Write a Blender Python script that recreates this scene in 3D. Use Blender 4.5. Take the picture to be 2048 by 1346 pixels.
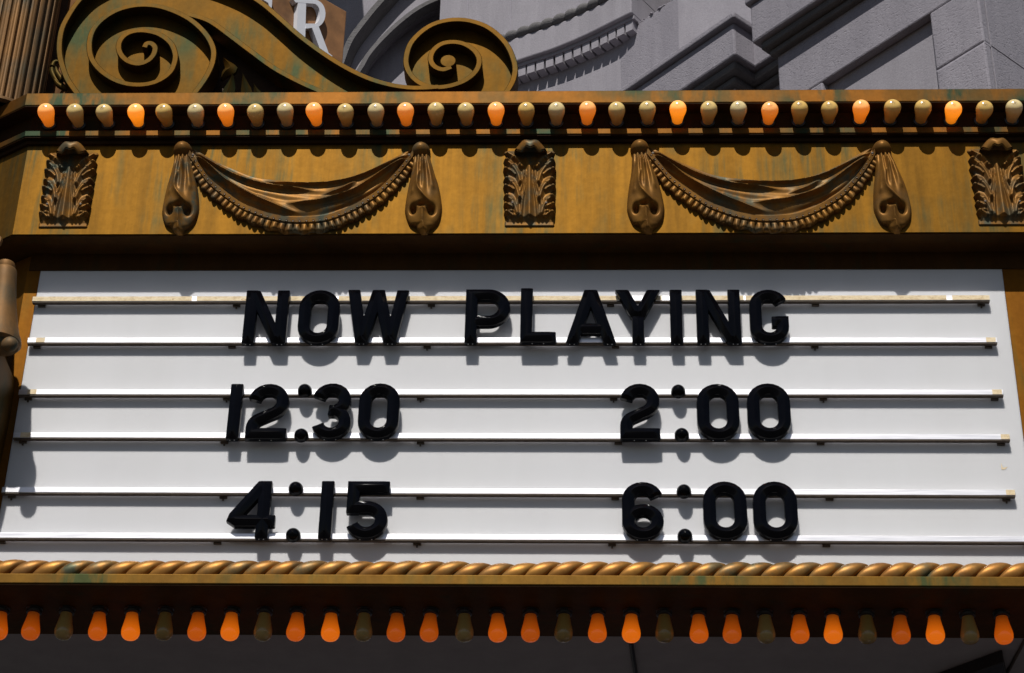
import bpy, bmesh, math, random
import numpy as np
from mathutils import Matrix, Vector
random.seed(7); rng = np.random.default_rng(7)
sc = bpy.context.scene
for o in list(bpy.data.objects): bpy.data.objects.remove(o)
COL = sc.collection

# ------------------------------------------------------------------ camera
FPX = 4300.0; PW, PH = 2048, 1346          # focal length in photo pixels, photo size
UPV = np.array([150., 6618, -FPX]); UPV /= np.linalg.norm(UPV)
XV = np.array([116000., -113, FPX]); XV -= UPV*XV.dot(UPV); XV /= np.linalg.norm(XV)
RM = np.stack([XV, np.cross(UPV, XV), UPV])  # camera -> world
CP = -(RM @ np.array([0, 0, -1.]))*FPX*.00125; CP[2] = 1.6
cam = bpy.data.cameras.new('camera'); cam_o = bpy.data.objects.new('camera', cam); COL.objects.link(cam_o)
cam.sensor_width = 36; cam.lens = 36*FPX/PW; cam.clip_start = .1; cam.clip_end = 3000
M4 = Matrix.Identity(4)
for i in range(3):
    for j in range(3): M4[i][j] = RM[i][j]
    M4[i][3] = CP[i]
cam_o.matrix_world = M4
sc.camera = cam_o

# ------------------------------------------------------------------ sky, sun, exposure
SUN = np.array([-.16, -1, 1.32]); SUN /= np.linalg.norm(SUN)      # towards the sun
w = bpy.data.worlds.new('World'); sc.world = w; w.use_nodes = True
nt = w.node_tree; nt.nodes.clear()
sky = nt.nodes.new('ShaderNodeTexSky'); sky.sky_type = 'NISHITA'; sky.sun_disc = False
sky.sun_elevation = math.asin(SUN[2]); sky.sun_rotation = math.atan2(SUN[0], SUN[1])
bg = nt.nodes.new('ShaderNodeBackground'); bg.inputs[1].default_value = .05
wo = nt.nodes.new('ShaderNodeOutputWorld')
nt.links.new(sky.outputs[0], bg.inputs[0]); nt.links.new(bg.outputs[0], wo.inputs[0])
sl = bpy.data.lights.new('sun', 'SUN'); sl.energy = 5; sl.angle = math.radians(.53); sl.color = (1, .965, .91)
so = bpy.data.objects.new('sun', sl); COL.objects.link(so)
so.rotation_euler = Vector(SUN).to_track_quat('Z', 'Y').to_euler(); so.location = (-2, -10, 14)
sc.view_settings.view_transform = 'Standard'; sc.view_settings.look = 'None'
sc.view_settings.exposure = -.28; sc.view_settings.gamma = 1; sc.view_settings.use_curve_mapping = False

# ------------------------------------------------------------------ helpers: points
def ray(px, py): return RM @ np.array([px-PW/2, -(py-PH/2), -FPX])
def at(px, py, Y=0.):                       # a photo point on the upright plane at depth Y
    d = ray(px, py); return CP + d*((Y-CP[1])/d[1])
def hitz(px, py, z):
    d = ray(px, py); return CP + d*((z-CP[2])/d[2])
def hit(px, py, p0, n):
    d = ray(px, py); return CP + d*(np.dot(np.array(p0)-CP, n)/d.dot(n))
def xz(pts, Y): return [(p[0], p[2]) for p in (at(x, y, Y) for x, y in pts)]
def crop(ox, oy, s): return lambda pts: [(ox+x/s, oy+y/s) for x, y in pts]

def smooth(pts, n=6, closed=False):         # Catmull-Rom
    P = [np.array(p, float) for p in pts]; N = len(P); out = []
    rngi = range(N) if closed else range(N-1)
    for i in rngi:
        p1, p2 = P[i], P[(i+1) % N]
        p0 = P[i-1] if (closed or i > 0) else 2*p1-p2
        p3 = P[(i+2) % N] if (closed or i+2 < N) else 2*p2-p1
        for k in range(n):
            t = k/n
            out.append(.5*((2*p1)+(p2-p0)*t+(2*p0-5*p1+4*p2-p3)*t*t+(3*p1-p0-3*p2+p3)*t**3))
    if not closed: out.append(P[-1])
    return out

# ------------------------------------------------------------------ helpers: meshes
class MB:
    def __init__(s): s.v = []; s.f = []
    def add(s, vs, fs):
        b = len(s.v); s.v += [tuple(map(float, p)) for p in vs]; s.f += [tuple(i+b for i in f) for f in fs]; return s
    def box(s, x0, x1, y0, y1, z0, z1):
        return s.prism([(x0, y0), (x1, y0), (x1, y1), (x0, y1)], z0, z1)
    def prism(s, poly, z0, z1):             # plan polygon, upright
        n = len(poly); vs = [(x, y, z0) for x, y in poly]+[(x, y, z1) for x, y in poly]
        return s.add(vs, [tuple(range(n))[::-1], tuple(range(n, 2*n))]+[(i, (i+1) % n, n+(i+1) % n, n+i) for i in range(n)])
    def slab(s, poly, y0, y1):              # XZ polygon with thickness along Y
        n = len(poly); vs = [(x, y0, z) for x, z in poly]+[(x, y1, z) for x, z in poly]
        return s.add(vs, [tuple(range(n)), tuple(range(n, 2*n))[::-1]]+[(i, n+i, n+(i+1) % n, (i+1) % n) for i in range(n)])
    def rings(s, rings, caps=True, loop=False, wrap=True):
        m = len(rings[0]); vs = [p for r in rings for p in r]; fs = []
        R = len(rings)
        for i in range(R if loop else R-1):
            a, b = i*m, ((i+1) % R)*m
            for j in range(m if wrap else m-1):
                k = (j+1) % m; fs.append((a+j, a+k, b+k, b+j))
        if caps and not loop: fs += [tuple(range(m))[::-1], tuple(range((R-1)*m, R*m))]
        return s.add(vs, fs)
    def sweep(s, pts, prof, ybase, closed=False, hip=0., flat=False):
        """profile (offset across, height towards the viewer) along a polyline in the XZ plane"""
        P = [np.array(p, float) for p in pts]; 
        Q = [P[0]]
        for p in P[1:]:
            if np.linalg.norm(p-Q[-1]) > 1e-6: Q.append(p)
        if closed and np.linalg.norm(Q[0]-Q[-1]) < 1e-6: Q.pop()
        P = Q; hs = prof[1][1]; fl = None
        if hip and not closed:
            d0 = (P[1]-P[0]); l0 = np.linalg.norm(d0); d1 = (P[-2]-P[-1]); l1 = np.linalg.norm(d1)
            h0 = min(hip, l0*.7) ; h1 = min(hip, l1*.7)
            P = [P[0], P[0]+d0/l0*h0*.12, P[0]+d0/l0*h0]+P[1:-1]+[P[-1]+d1/l1*h1, P[-1]+d1/l1*h1*.12, P[-1]]
            fl = {0: 0, 1: .12, len(P)-2: .12, len(P)-1: 0}
        N = len(P); R = []
        for i in range(N):
            if closed or 0 < i < N-1:
                a = P[i]-P[i-1]; b = P[(i+1) % N]-P[i]
            elif i == 0: a = b = P[1]-P[0]
            else: a = b = P[-1]-P[-2]
            a = a/np.linalg.norm(a); b = b/np.linalg.norm(b); t = a+b
            if np.linalg.norm(t) < 1e-6: t = a
            t = t/np.linalg.norm(t); nn = np.array([-t[1], t[0]]); c = max(.42, nn.dot(np.array([-a[1], a[0]])))
            if flat and N <= 6 and abs(t[1]) > .5:
                nn = np.array([-math.copysign(1, t[1]), 0.]); c = abs(t[1])
            r = []
            for o, h in prof:
                if fl and i in fl:
                    if h > hs: h = hs+(h-hs)*fl[i]
                    if i in (0, N-1): o = o*.86
                q = P[i]+nn*o/c; r.append((q[0], ybase-h, q[1]))
            R.append(r)
        return s.rings(R, caps=True, loop=closed)
    def tube(s, pts, rad, m=8, caps=True):
        P = [np.array(p, float) for p in pts]; N = len(P); R = []
        for i in range(N):
            t = P[min(i+1, N-1)]-P[max(i-1, 0)]; t /= np.linalg.norm(t)
            u = np.cross(t, [0, 0, 1.]); u = u/np.linalg.norm(u) if np.linalg.norm(u) > .05 else np.array([1., 0, 0])
            v = np.cross(t, u); r = rad[i] if hasattr(rad, '__len__') else rad
            R.append([tuple(P[i]+r*(math.cos(2*math.pi*k/m)*u+math.sin(2*math.pi*k/m)*v)) for k in range(m)])
        return s.rings(R, caps=caps)
    def lathe(s, prof, c, axis, m=20):      # prof (radius, distance along axis)
        ax = np.array(axis, float); ax /= np.linalg.norm(ax)
        u = np.cross(ax, [0, 0, 1.]); u = np.array([1., 0, 0]) if np.linalg.norm(u) < .1 else u/np.linalg.norm(u)
        v = np.cross(ax, u); c = np.array(c, float)
        R = [[tuple(c+ax*d+r*(math.cos(2*math.pi*k/m)*u+math.sin(2*math.pi*k/m)*v)) for k in range(m)] for r, d in prof]
        return s.rings(R)
    def grid(s, G):                          # rows x cols of points
        R = len(G); Cc = len(G[0]); vs = [p for r in G for p in r]
        return s.add(vs, [(i*Cc+j, i*Cc+j+1, (i+1)*Cc+j+1, (i+1)*Cc+j) for i in range(R-1) for j in range(Cc-1)])
    def mesh(s, name, mat, smooth=None):
        me = bpy.data.meshes.new(name); me.from_pydata(s.v, [], s.f); me.materials.append(mat)
        bm = bmesh.new(); bm.from_mesh(me); bmesh.ops.recalc_face_normals(bm, faces=bm.faces)
        if smooth is not None:
            a = math.radians(smooth)
            for f in bm.faces: f.smooth = True
            for e in bm.edges:
                if len(e.link_faces) == 2 and e.calc_face_angle(0) > a: e.smooth = False
        bm.to_mesh(me); bm.free(); return me
    def build(s, name, mat, parent=None, smooth=None, bevel=0, label=None, seg=2):
        return link(name, s.mesh(name, mat, smooth), parent, bevel, label, seg)

def link(name, me, parent=None, bevel=0, label=None, seg=2):
    o = bpy.data.objects.new(name, me); COL.objects.link(o)
    if parent is not None: adopt(o, parent)
    if bevel:
        b = o.modifiers.new('edge', 'BEVEL'); b.width = bevel; b.segments = seg; b.limit_method = 'ANGLE'; b.angle_limit = math.radians(35)
        b.harden_normals = False
    if label: o['label'] = label
    return o
def adopt(o, parent):
    o.parent = parent
    if parent.parent is None: o.matrix_parent_inverse = Matrix.Translation(-parent.location)
def thing(name, label, cat, loc=(0, 0, 0), group=None):
    o = bpy.data.objects.new(name, None); COL.objects.link(o); o.location = loc; o.empty_display_size = .05
    return tag(o, label, cat, group)
def tag(o, label, cat, group=None):
    o['label'] = label; o['category'] = cat
    if group: o['group'] = group
    return o
def copy_tree(o, parent=None):
    c = o.copy(); COL.objects.link(c)
    if parent is not None:
        c.parent = parent; c.matrix_parent_inverse = o.matrix_parent_inverse.copy()
    for ch in list(o.children): copy_tree(ch, c)
    return c

# ------------------------------------------------------------------ materials
def mat(name): 
    m = bpy.data.materials.new(name); m.use_nodes = True; t = m.node_tree
    return m, t, t.nodes['Principled BSDF']
def N(t, typ, **kw):
    n = t.nodes.new(typ)
    for k, v in kw.items(): setattr(n, k, v)
    return n
def noise(t, vec, scale, detail=4, rough=.6, stretch=(1, 1, 1), loc=(0, 0, 0)):
    mp = N(t, 'ShaderNodeMapping'); mp.inputs['Scale'].default_value = stretch; mp.inputs['Location'].default_value = loc
    t.links.new(vec, mp.inputs[0]); n = N(t, 'ShaderNodeTexNoise'); n.inputs['Scale'].default_value = scale
    n.inputs['Detail'].default_value = detail; n.inputs['Roughness'].default_value = rough
    t.links.new(mp.outputs[0], n.inputs['Vector']); return n.outputs['Fac']
def ramp(t, fac, stops):
    r = N(t, 'ShaderNodeValToRGB'); el = r.color_ramp.elements
    while len(el) < len(stops): el.new(.5)
    for e, (p, c) in zip(el, stops): e.position = p; e.color = (*c, 1) if len(c) == 3 else c
    t.links.new(fac, r.inputs[0]); return r.outputs[0]
def grey(t, fac, a, b): return ramp(t, fac, [(a, (0, 0, 0)), (b, (1, 1, 1))])
def mix(t, fac, a, b, blend='MIX'):
    m = N(t, 'ShaderNodeMix', data_type='RGBA', blend_type=blend)
    if isinstance(fac, float): m.inputs[0].default_value = fac
    else: t.links.new(fac, m.inputs[0])
    for s, i in ((a, 6), (b, 7)):
        if isinstance(s, tuple): m.inputs[i].default_value = (*s, 1)
        else: t.links.new(s, m.inputs[i])
    return m.outputs[2]
def bump(t, bs, fac, strength, dist):
    b = N(t, 'ShaderNodeBump'); b.inputs['Strength'].default_value = strength; b.inputs['Distance'].default_value = dist
    t.links.new(fac, b.inputs['Height']); t.links.new(b.outputs[0], bs.inputs['Normal'])
def pos(t): return N(t, 'ShaderNodeNewGeometry').outputs['Position']

def patina(name, gold, brown, teal, teal_lo, teal_hi, rough=.6, metal=0., stretch=(9, 9, 1.3), spec=.08, bstr=.25):
    """hand-painted bronze: ochre glaze with brown and verdigris brushed through"""
    m, t, b = mat(name); p = pos(t)
    f1 = noise(t, p, 1.6, 6, .65, stretch); f2 = noise(t, p, 3.1, 5, .6, stretch, (4, 2, 7)); f3 = noise(t, p, 5, 3, .5, (1, 1, 1), (1, 9, 3))
    f4 = noise(t, p, 60, 4, .7)
    c = mix(t, grey(t, f1, .38, .68), gold, brown)
    tm = N(t, 'ShaderNodeMath', operation='MULTIPLY'); 
    t.links.new(grey(t, f2, teal_lo, teal_hi), tm.inputs[0]); t.links.new(grey(t, f3, .42, .62), tm.inputs[1])
    c = mix(t, tm.outputs[0], c, teal)
    c = mix(t, .35, c, ramp(t, f4, [(.3, (.55, .5, .45)), (.7, (1.15, 1.1, 1.05))]), 'MULTIPLY')
    t.links.new(c, b.inputs['Base Color']); b.inputs['Roughness'].default_value = rough; b.inputs['Metallic'].default_value = metal
    b.inputs['Specular IOR Level'].default_value = spec
    bump(t, b, noise(t, p, 90, 5, .6, (1, 1, .4)), bstr, .0015)
    return m
K = dict(metal=.6, rough=.5, spec=.0, bstr=.07)
M_frieze = patina('frieze_paint', (.190, .091, .0120), (.116, .058, .0100), (.050, .056, .026), .45, .66, stretch=(13, 13, .9), **K)
M_ledge = patina('ledge_paint', (.168, .068, .0125), (.105, .050, .0115), (.028, .042, .024), .38, .54, stretch=(6, 6, 1.5), **K)
M_scroll = patina('scroll_paint', (.094, .044, .0055), (.062, .034, .0065), (.030, .037, .0165), .40, .60, stretch=(7, 7, 1.6), **K)
M_sill = patina('sill_paint', (.185, .098, .0200), (.142, .074, .0180), (.058, .068, .028), .44, .64, stretch=(8, 8, 2), **K)
M_orn = patina('ornament_bronze', (.250, .120, .0250), (.140, .068, .0210), (.075, .083, .060), .42, .60, rough=.47, metal=.32, stretch=(10, 10, 8), spec=.05, bstr=.1)
M_rope = patina('rope_gilding', (.40, .195, .045), (.26, .115, .032), (.095, .105, .066), .42, .66, rough=.46, metal=.5, stretch=(7, 7, 7), spec=.1, bstr=.2)
M_soffit_shade = patina('soffit_shade', (.065, .028, .005), (.045, .019, .004), (.03, .03, .012), .5, .7, spec=.1)  # near-black brown: shade under the canopy is put into the colour
M_cove_shade = patina('cove_shade', (.035, .015, .004), (.022, .010, .003), (.02, .018, .008), .5, .7, spec=.05)  # shade of the bulb cove and lip, put into the colour
M_flute = patina('flute_paint', (.22, .112, .036), (.12, .07, .032), (.045, .062, .05), .40, .58, stretch=(7, 7, 1.5), metal=.35, rough=.62, spec=.2, bstr=.1)
M_jamb = patina('jamb_paint', (.20, .082, .010), (.155, .060, .009), (.11, .075, .018), .5, .7, **K)

def stone(name, c0, c1, bs=.5, scale=40):
    m, t, b = mat(name); p = pos(t)
    f = noise(t, p, 2.2, 6, .65); g = noise(t, p, 160, 3, .7)
    c = mix(t, grey(t, f, .3, .7), c0, c1)
    c = mix(t, .5, c, ramp(t, g, [(.3, (.72, .72, .72)), (.7, (1.15, 1.15, 1.15))]), 'MULTIPLY')
    st = noise(t, p, 3, 4, .6, (6, 6, .8)); c = mix(t, .3, c, ramp(t, st, [(.35, (.7, .7, .72)), (.65, (1.1, 1.1, 1.1))]), 'MULTIPLY')
    t.links.new(c, b.inputs['Base Color']); b.inputs['Roughness'].default_value = .9; b.inputs['Specular IOR Level'].default_value = .15
    h = N(t, 'ShaderNodeMath', operation='ADD')
    t.links.new(grey(t, noise(t, p, scale, 4, .6, (1, 1, 2.2)), .30, .46), h.inputs[0]); t.links.new(g, h.inputs[1])
    bump(t, b, h.outputs[0], bs, .0035); return m
M_stone = stone('grey_stucco', (.28, .265, .298), (.325, .306, .342), .5, 75)
M_stone2 = stone('fine_stucco', (.305, .288, .316), (.35, .332, .366), .25, 110)
M_stoned = stone('dark_moulding', (.12, .115, .115), (.18, .172, .175), .6)  # darker stucco for cornice steps, arch rolls and rope twists
M_stonepale = stone('joint_stucco', (.33, .31, .35), (.37, .35, .39), .3)

def plain(name, col, rough=.5, metal=0., spec=.5, coat=0., var=0., vs=30, bstr=0.):
    m, t, b = mat(name); b.inputs['Base Color'].default_value = (*col, 1); b.inputs['Roughness'].default_value = rough
    b.inputs['Metallic'].default_value = metal; b.inputs['Specular IOR Level'].default_value = spec; b.inputs['Coat Weight'].default_value = coat
    if var:
        f = noise(t, pos(t), vs, 5, .65)
        t.links.new(mix(t, .999, col, ramp(t, f, [(.3, (1-var,)*3), (.7, (1+var*.4,)*3)]), 'MULTIPLY'), b.inputs['Base Color'])
        if bstr: bump(t, b, f, bstr, .002)
    return m
M_black = plain('gloss_black_plastic', (.0022, .0022, .0034), .12, spec=.15, var=.3, vs=60)
M_stud = plain('pale_stud', (.55, .55, .55), .4)
M_dark = plain('dark_bakelite', (.012, .011, .012), .45, var=.4, vs=120)
M_white = plain('white_letter_enamel', (.72, .73, .78), .45, var=.08, vs=25)
M_board = plain('brown_board', (.30, .14, .05), .6, var=.5, vs=9)
M_ceil = plain('grey_ceiling_paint', (.30, .27, .27), .8, var=.12, vs=14)
M_bracket = plain('dull_bracket', (.10, .075, .055), .6, .4, var=.4, vs=80)
M_asphalt = plain('asphalt', (.036, .034, .033), .9, var=.4, vs=5)
M_hole = plain('dark_backing', (.05, .025, .008), .8, var=.3)

def panel_mat():
    m, t, b = mat('white_acrylic'); p = pos(t)
    f = noise(t, p, 1.4, 4, .6); s = noise(t, p, 5, 5, .6, (1, 1, .12)); d = noise(t, p, 130, 2, .6)
    c = mix(t, grey(t, f, .3, .7), (.665, .665, .685), (.69, .69, .70))
    c = mix(t, .10, c, ramp(t, s, [(.4, (.72, .70, .66)), (.6, (1, 1, 1))]), 'MULTIPLY')
    c = mix(t, grey(t, d, .80, .84), c, (.45, .40, .33))
    t.links.new(c, b.inputs['Base Color']); b.inputs['Roughness'].default_value = .5; b.inputs['Specular IOR Level'].default_value = .15
    b.inputs['Subsurface Weight'].default_value = 1; b.inputs['Subsurface Radius'].default_value = (1, 1, 1); b.inputs['Subsurface Scale'].default_value = .011
    return m
M_panel = panel_mat()
def rail_mat():
    m, t, b = mat('brushed_aluminium'); p = pos(t)
    f = noise(t, p, 9, 6, .7, (1, 40, 40))
    t.links.new(ramp(t, f, [(.3, (.78, .77, .80)), (.7, (.92, .91, .93))]), b.inputs['Base Color'])
    b.inputs['Metallic'].default_value = .75; t.links.new(ramp(t, f, [(.3, (.30,)*3), (.7, (.42,)*3)]), b.inputs['Roughness']); return m
M_rail = rail_mat()
def tape_mat():
    m, t, b = mat('old_tape'); p = pos(t)
    f = noise(t, p, 45, 6, .75, (1, 1, 2)); g = noise(t, p, 22, 4, .7, (1, 1, 1), (5, 3, 2))
    c = ramp(t, f, [(.3, (.55, .40, .22)), (.5, (.82, .66, .42)), (.75, (.92, .82, .62))])
    c = mix(t, grey(t, g, .68, .72), c, (.40, .20, .05))
    t.links.new(c, b.inputs['Base Color']); b.inputs['Roughness'].default_value = .8; bump(t, b, f, .4, .001); return m
M_tape = tape_mat()

def bulb_mat(name, base, emis, strength, lo):
    """enamelled glass; a lit one glows from the filament end; maker's stamp at the tip (object Z = 0 at cap, .068 at tip)"""
    m, t, b = mat(name); oc = N(t, 'ShaderNodeTexCoord').outputs['Object']
    sp = N(t, 'ShaderNodeSeparateXYZ'); t.links.new(oc, sp.inputs[0])
    ln = N(t, 'ShaderNodeVectorMath', operation='DISTANCE'); t.links.new(oc, ln.inputs[0]); ln.inputs[1].default_value = (-.002, .001, .068)
    r = ramp(t, ln.outputs['Value'], [(.0, (1, 1, 1)), (.0035, (.9, .9, .9)), (.0045, (.2, .2, .2)), (.006, (.8, .8, .8)), (.0085, (0, 0, 0))])
    nz = noise(t, pos(t), 420, 2, .5); st = N(t, 'ShaderNodeMath', operation='MULTIPLY'); t.links.new(r, st.inputs[0]); t.links.new(grey(t, nz, .40, .55), st.inputs[1])
    n2 = noise(t, pos(t), 30, 5, .7)
    c = mix(t, .6, base, ramp(t, n2, [(.3, (.90, .87, .80)), (.7, (1.0, 1.0, 1.0))]), 'MULTIPLY')
    c = mix(t, st.outputs[0], c, (.16, .13, .10))
    t.links.new(c, b.inputs['Base Color']); b.inputs['Roughness'].default_value = .16
    tr = N(t, 'ShaderNodeBsdfTranslucent'); tr.inputs['Color'].default_value = (1, .52, .13, 1); ms = N(t, 'ShaderNodeMixShader'); ms.inputs[0].default_value = .17
    t.links.new(b.outputs[0], ms.inputs[1]); t.links.new(tr.outputs[0], ms.inputs[2]); t.links.new(ms.outputs[0], t.nodes['Material Output'].inputs['Surface'])
    b.inputs['Coat Weight'].default_value = .3; b.inputs['Coat Roughness'].default_value = .05
    if strength:
        mr = N(t, 'ShaderNodeMapRange'); t.links.new(sp.outputs['Z'], mr.inputs[0]); mr.inputs[1].default_value = .004; mr.inputs[2].default_value = .052
        mr.inputs[3].default_value = lo; mr.inputs[4].default_value = 1
        k = N(t, 'ShaderNodeMath', operation='MULTIPLY'); t.links.new(mr.outputs[0], k.inputs[0]); k.inputs[1].default_value = strength
        b.inputs['Emission Color'].default_value = (*emis, 1); t.links.new(k.outputs[0], b.inputs['Emission Strength'])
    return m
M_bulb_off = [bulb_mat('bulb_cream_%d' % i, c, (1, .4, .1), 0, 1) for i, c in enumerate([(1, .76, .30), (.97, .66, .20), (1, .83, .43)])]
M_bulb_on = [bulb_mat('bulb_glowing_%d' % i, (1, .70, .28), e, s, .6) for i, (e, s) in enumerate([((1, .26, .003), .58), ((1, .31, .004), .88), ((1, .245, .003), .46)])]
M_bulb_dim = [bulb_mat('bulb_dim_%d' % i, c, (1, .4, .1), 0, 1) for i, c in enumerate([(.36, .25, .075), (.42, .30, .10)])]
M_bulb_low = [bulb_mat('bulb_orange_%d' % i, (.46, .20, .025), e, s, .18) for i, (e, s) in enumerate([((1, .165, .003), .48), ((1, .20, .004), .74), ((1, .155, .003), .36)])]

# ================================================================== the setting
g = MB().box(-300, 300, -300, 300, -.5, 0).build('ground', M_asphalt); g['kind'] = 'structure'

# ================================================================== marquee canopy
PATHL = np.array([-.845, .535]); PATHR = np.array([.845, .535]); CX0, CX1, YF = -1.277, 1.335, -.09
def plan(off, ext=.9):                        # the canopy's plan line moved outward by off
    tl = math.tan(math.radians(16.2)); y = YF-off; a = np.array([CX0-off*tl, y]); b = np.array([CX1+off*tl, y])
    return [tuple(a+PATHL*ext), tuple(a), tuple(b), tuple(b+PATHR*ext)]
def band(o_out, o_in, z0, z1, **k):
    A = plan(o_out); B = plan(o_in, .88); mb = MB(); n = 4
    vs = [(*p, z) for z in (z0, z1) for p in A+B]; fs = []
    for i in range(3):
        fs += [(i, i+1, 5+i, 4+i)[::-1], (8+i, 9+i, 13+i, 12+i), (i, i+1, 9+i, 8+i), (4+i, 5+i, 13+i, 12+i)[::-1]]
    fs += [(0, 4, 12, 8), (3, 7, 15, 11)[::-1]]
    return mb.add(vs, fs)
can = thing('marquee_canopy', 'gold and green painted theatre marquee with draped frieze, bulb cove and rope sill', 'marquee', (0, .3, 3.78))
band(.045, -.30, 5.166, 5.208).build('top_fascia', M_ledge, can, bevel=.0025)
band(.0, -.012, 4.7815, 5.164).build('frieze_panel', M_frieze, can)
band(.0225, .001, 5.0815, 5.0995).build('lip_moulding', M_ledge, can, bevel=.002)
band(-.004, -.040, 4.778, 4.7814).build('frieze_bottom_trim', M_soffit_shade, can, bevel=.002)
band(-.0125, -.30, 4.782, 4.79).build('upper_soffit', M_soffit_shade, can)
band(.0025, .0005, 5.1, 5.1655).build('cove_shade_back', M_cove_shade, can)  # dark plates paint shade onto the cove wall and the undersides
band(.043, .003, 5.1635, 5.1658).build('cove_shade_top', M_cove_shade, can)
band(.020, .0005, 5.0785, 5.0814).build('lip_shade_plate', M_cove_shade, can)
band(.0095, .0005, 5.066, 5.0784).build('lip_shade_strip', M_cove_shade, can, bevel=.003)  # added dark strip; its colour stands for the lip's shadow
band(.017, -.246, 3.782, 3.7848).build('sill_shade_plate', M_soffit_shade, can)  # thin dark plate that paints shade onto the sill's underside
# header and jambs round the letter board (face almost flush with the board)
MB().box(-1.247, 1.30, -.002, .05, 4.7305, 4.7815).build('header', M_soffit_shade, can)
tl = math.tan(math.radians(16.2))
MB().prism([(-1.2175, .001), (-1.251, .001), (-1.251-.845*.5, .001+.535*.5), (-1.2175, .30)][::-1], 3.812, 4.776).build('jamb', M_jamb, can)
MB().prism([(1.2375, .001), (1.309, .001), (1.309+.845*.5, .001+.535*.5), (1.2375, .30)], 3.812, 4.776).build('jamb', M_jamb, can)
band(.02, -.247, 3.785, 3.8095).build('sill', M_sill, can, bevel=.002)
MB().box(-1.6, 1.7, .17, .9, 3.84, 5.15).build('core_box', M_hole, can)

# rope moulding: one twisted strand after another on the sill
rope = MB().box(-1.27, 1.335, -.075, -.03, 3.811, 3.84).build('rope_moulding', M_rope, can)
def strand(pitch=.054, R0=.0185, A=.0125):
    G = []
    for th in np.radians(np.linspace(-70, 150, 19)):
        row = []
        for a in np.linspace(-.015, 1.015, 13):
            bulge = math.sqrt(max(0, 1-(2*min(max(a, 0), 1)-1)**2)); r = R0+A*bulge**.8
            # the strand's crown leans along the twist, so one flank of each groove is steeper
            x = (a-.5+.05*bulge)*pitch+.021*(th-.5); row.append((x, -r*math.cos(th), r*math.sin(th)))
        G.append(row)
    return MB().grid(G).mesh('strand', M_rope, 60)
sm = strand()
for i in range(49):
    o = link('strand', sm, rope)
    o.location = (-1.262+i*.0540+random.uniform(-.0004, .0004), -.062+random.uniform(-.0015, .0015), 3.834-(.005 if 21 < i < 25 else 0)+random.uniform(-.0008, .0008))
    o.rotation_euler = (random.uniform(-.05, .05), random.uniform(-.012, .012), 0); o.scale = (1, random.uniform(.97, 1.02), random.uniform(.97, 1.02))
# a dark shade plate covers the sill's underside; grey ceiling of the entrance beyond it
tag(MB().box(-2.2, 2.4, .16, .88, 3.79, 3.835).build('entrance_ceiling', M_ceil), 'dull grey ceiling of the entrance behind the lower bulb row', 'ceiling')
rodp = [hitz(1262, 1282, 3.79), hitz(1266, 1310, 3.79), hitz(1272, 1350, 3.79)]
ceil = bpy.data.objects['entrance_ceiling']
mb = MB(); mb.tube([p-np.array([0, 0, .004]) for p in rodp], .0055, 8); mb.build('ceiling_conduit', M_dark, ceil, 40)
q = [hitz(1868, 1348, 3.79), hitz(2004, 1298, 3.79), hitz(2014, 1348, 3.79)]
mb = MB(); mb.prism([tuple(q[0][:2]), tuple(q[1][:2]), tuple(q[2][:2]), (q[2][0], .62), (q[0][0], .62)][::-1], 3.755, 3.7895)
tag(mb.build('ceiling_box', M_dark, None, bevel=.003), 'dark box fixed under the grey entrance ceiling', 'box')
mb = MB(); a, b_ = hitz(2050, 1277, 3.79), hitz(2012, 1348, 3.79); mb.tube([a-np.array([0, 0, .003]), b_-np.array([0, 0, .003])], .004, 8); mb.build('ceiling_conduit', M_bracket, ceil, 40)

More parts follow.
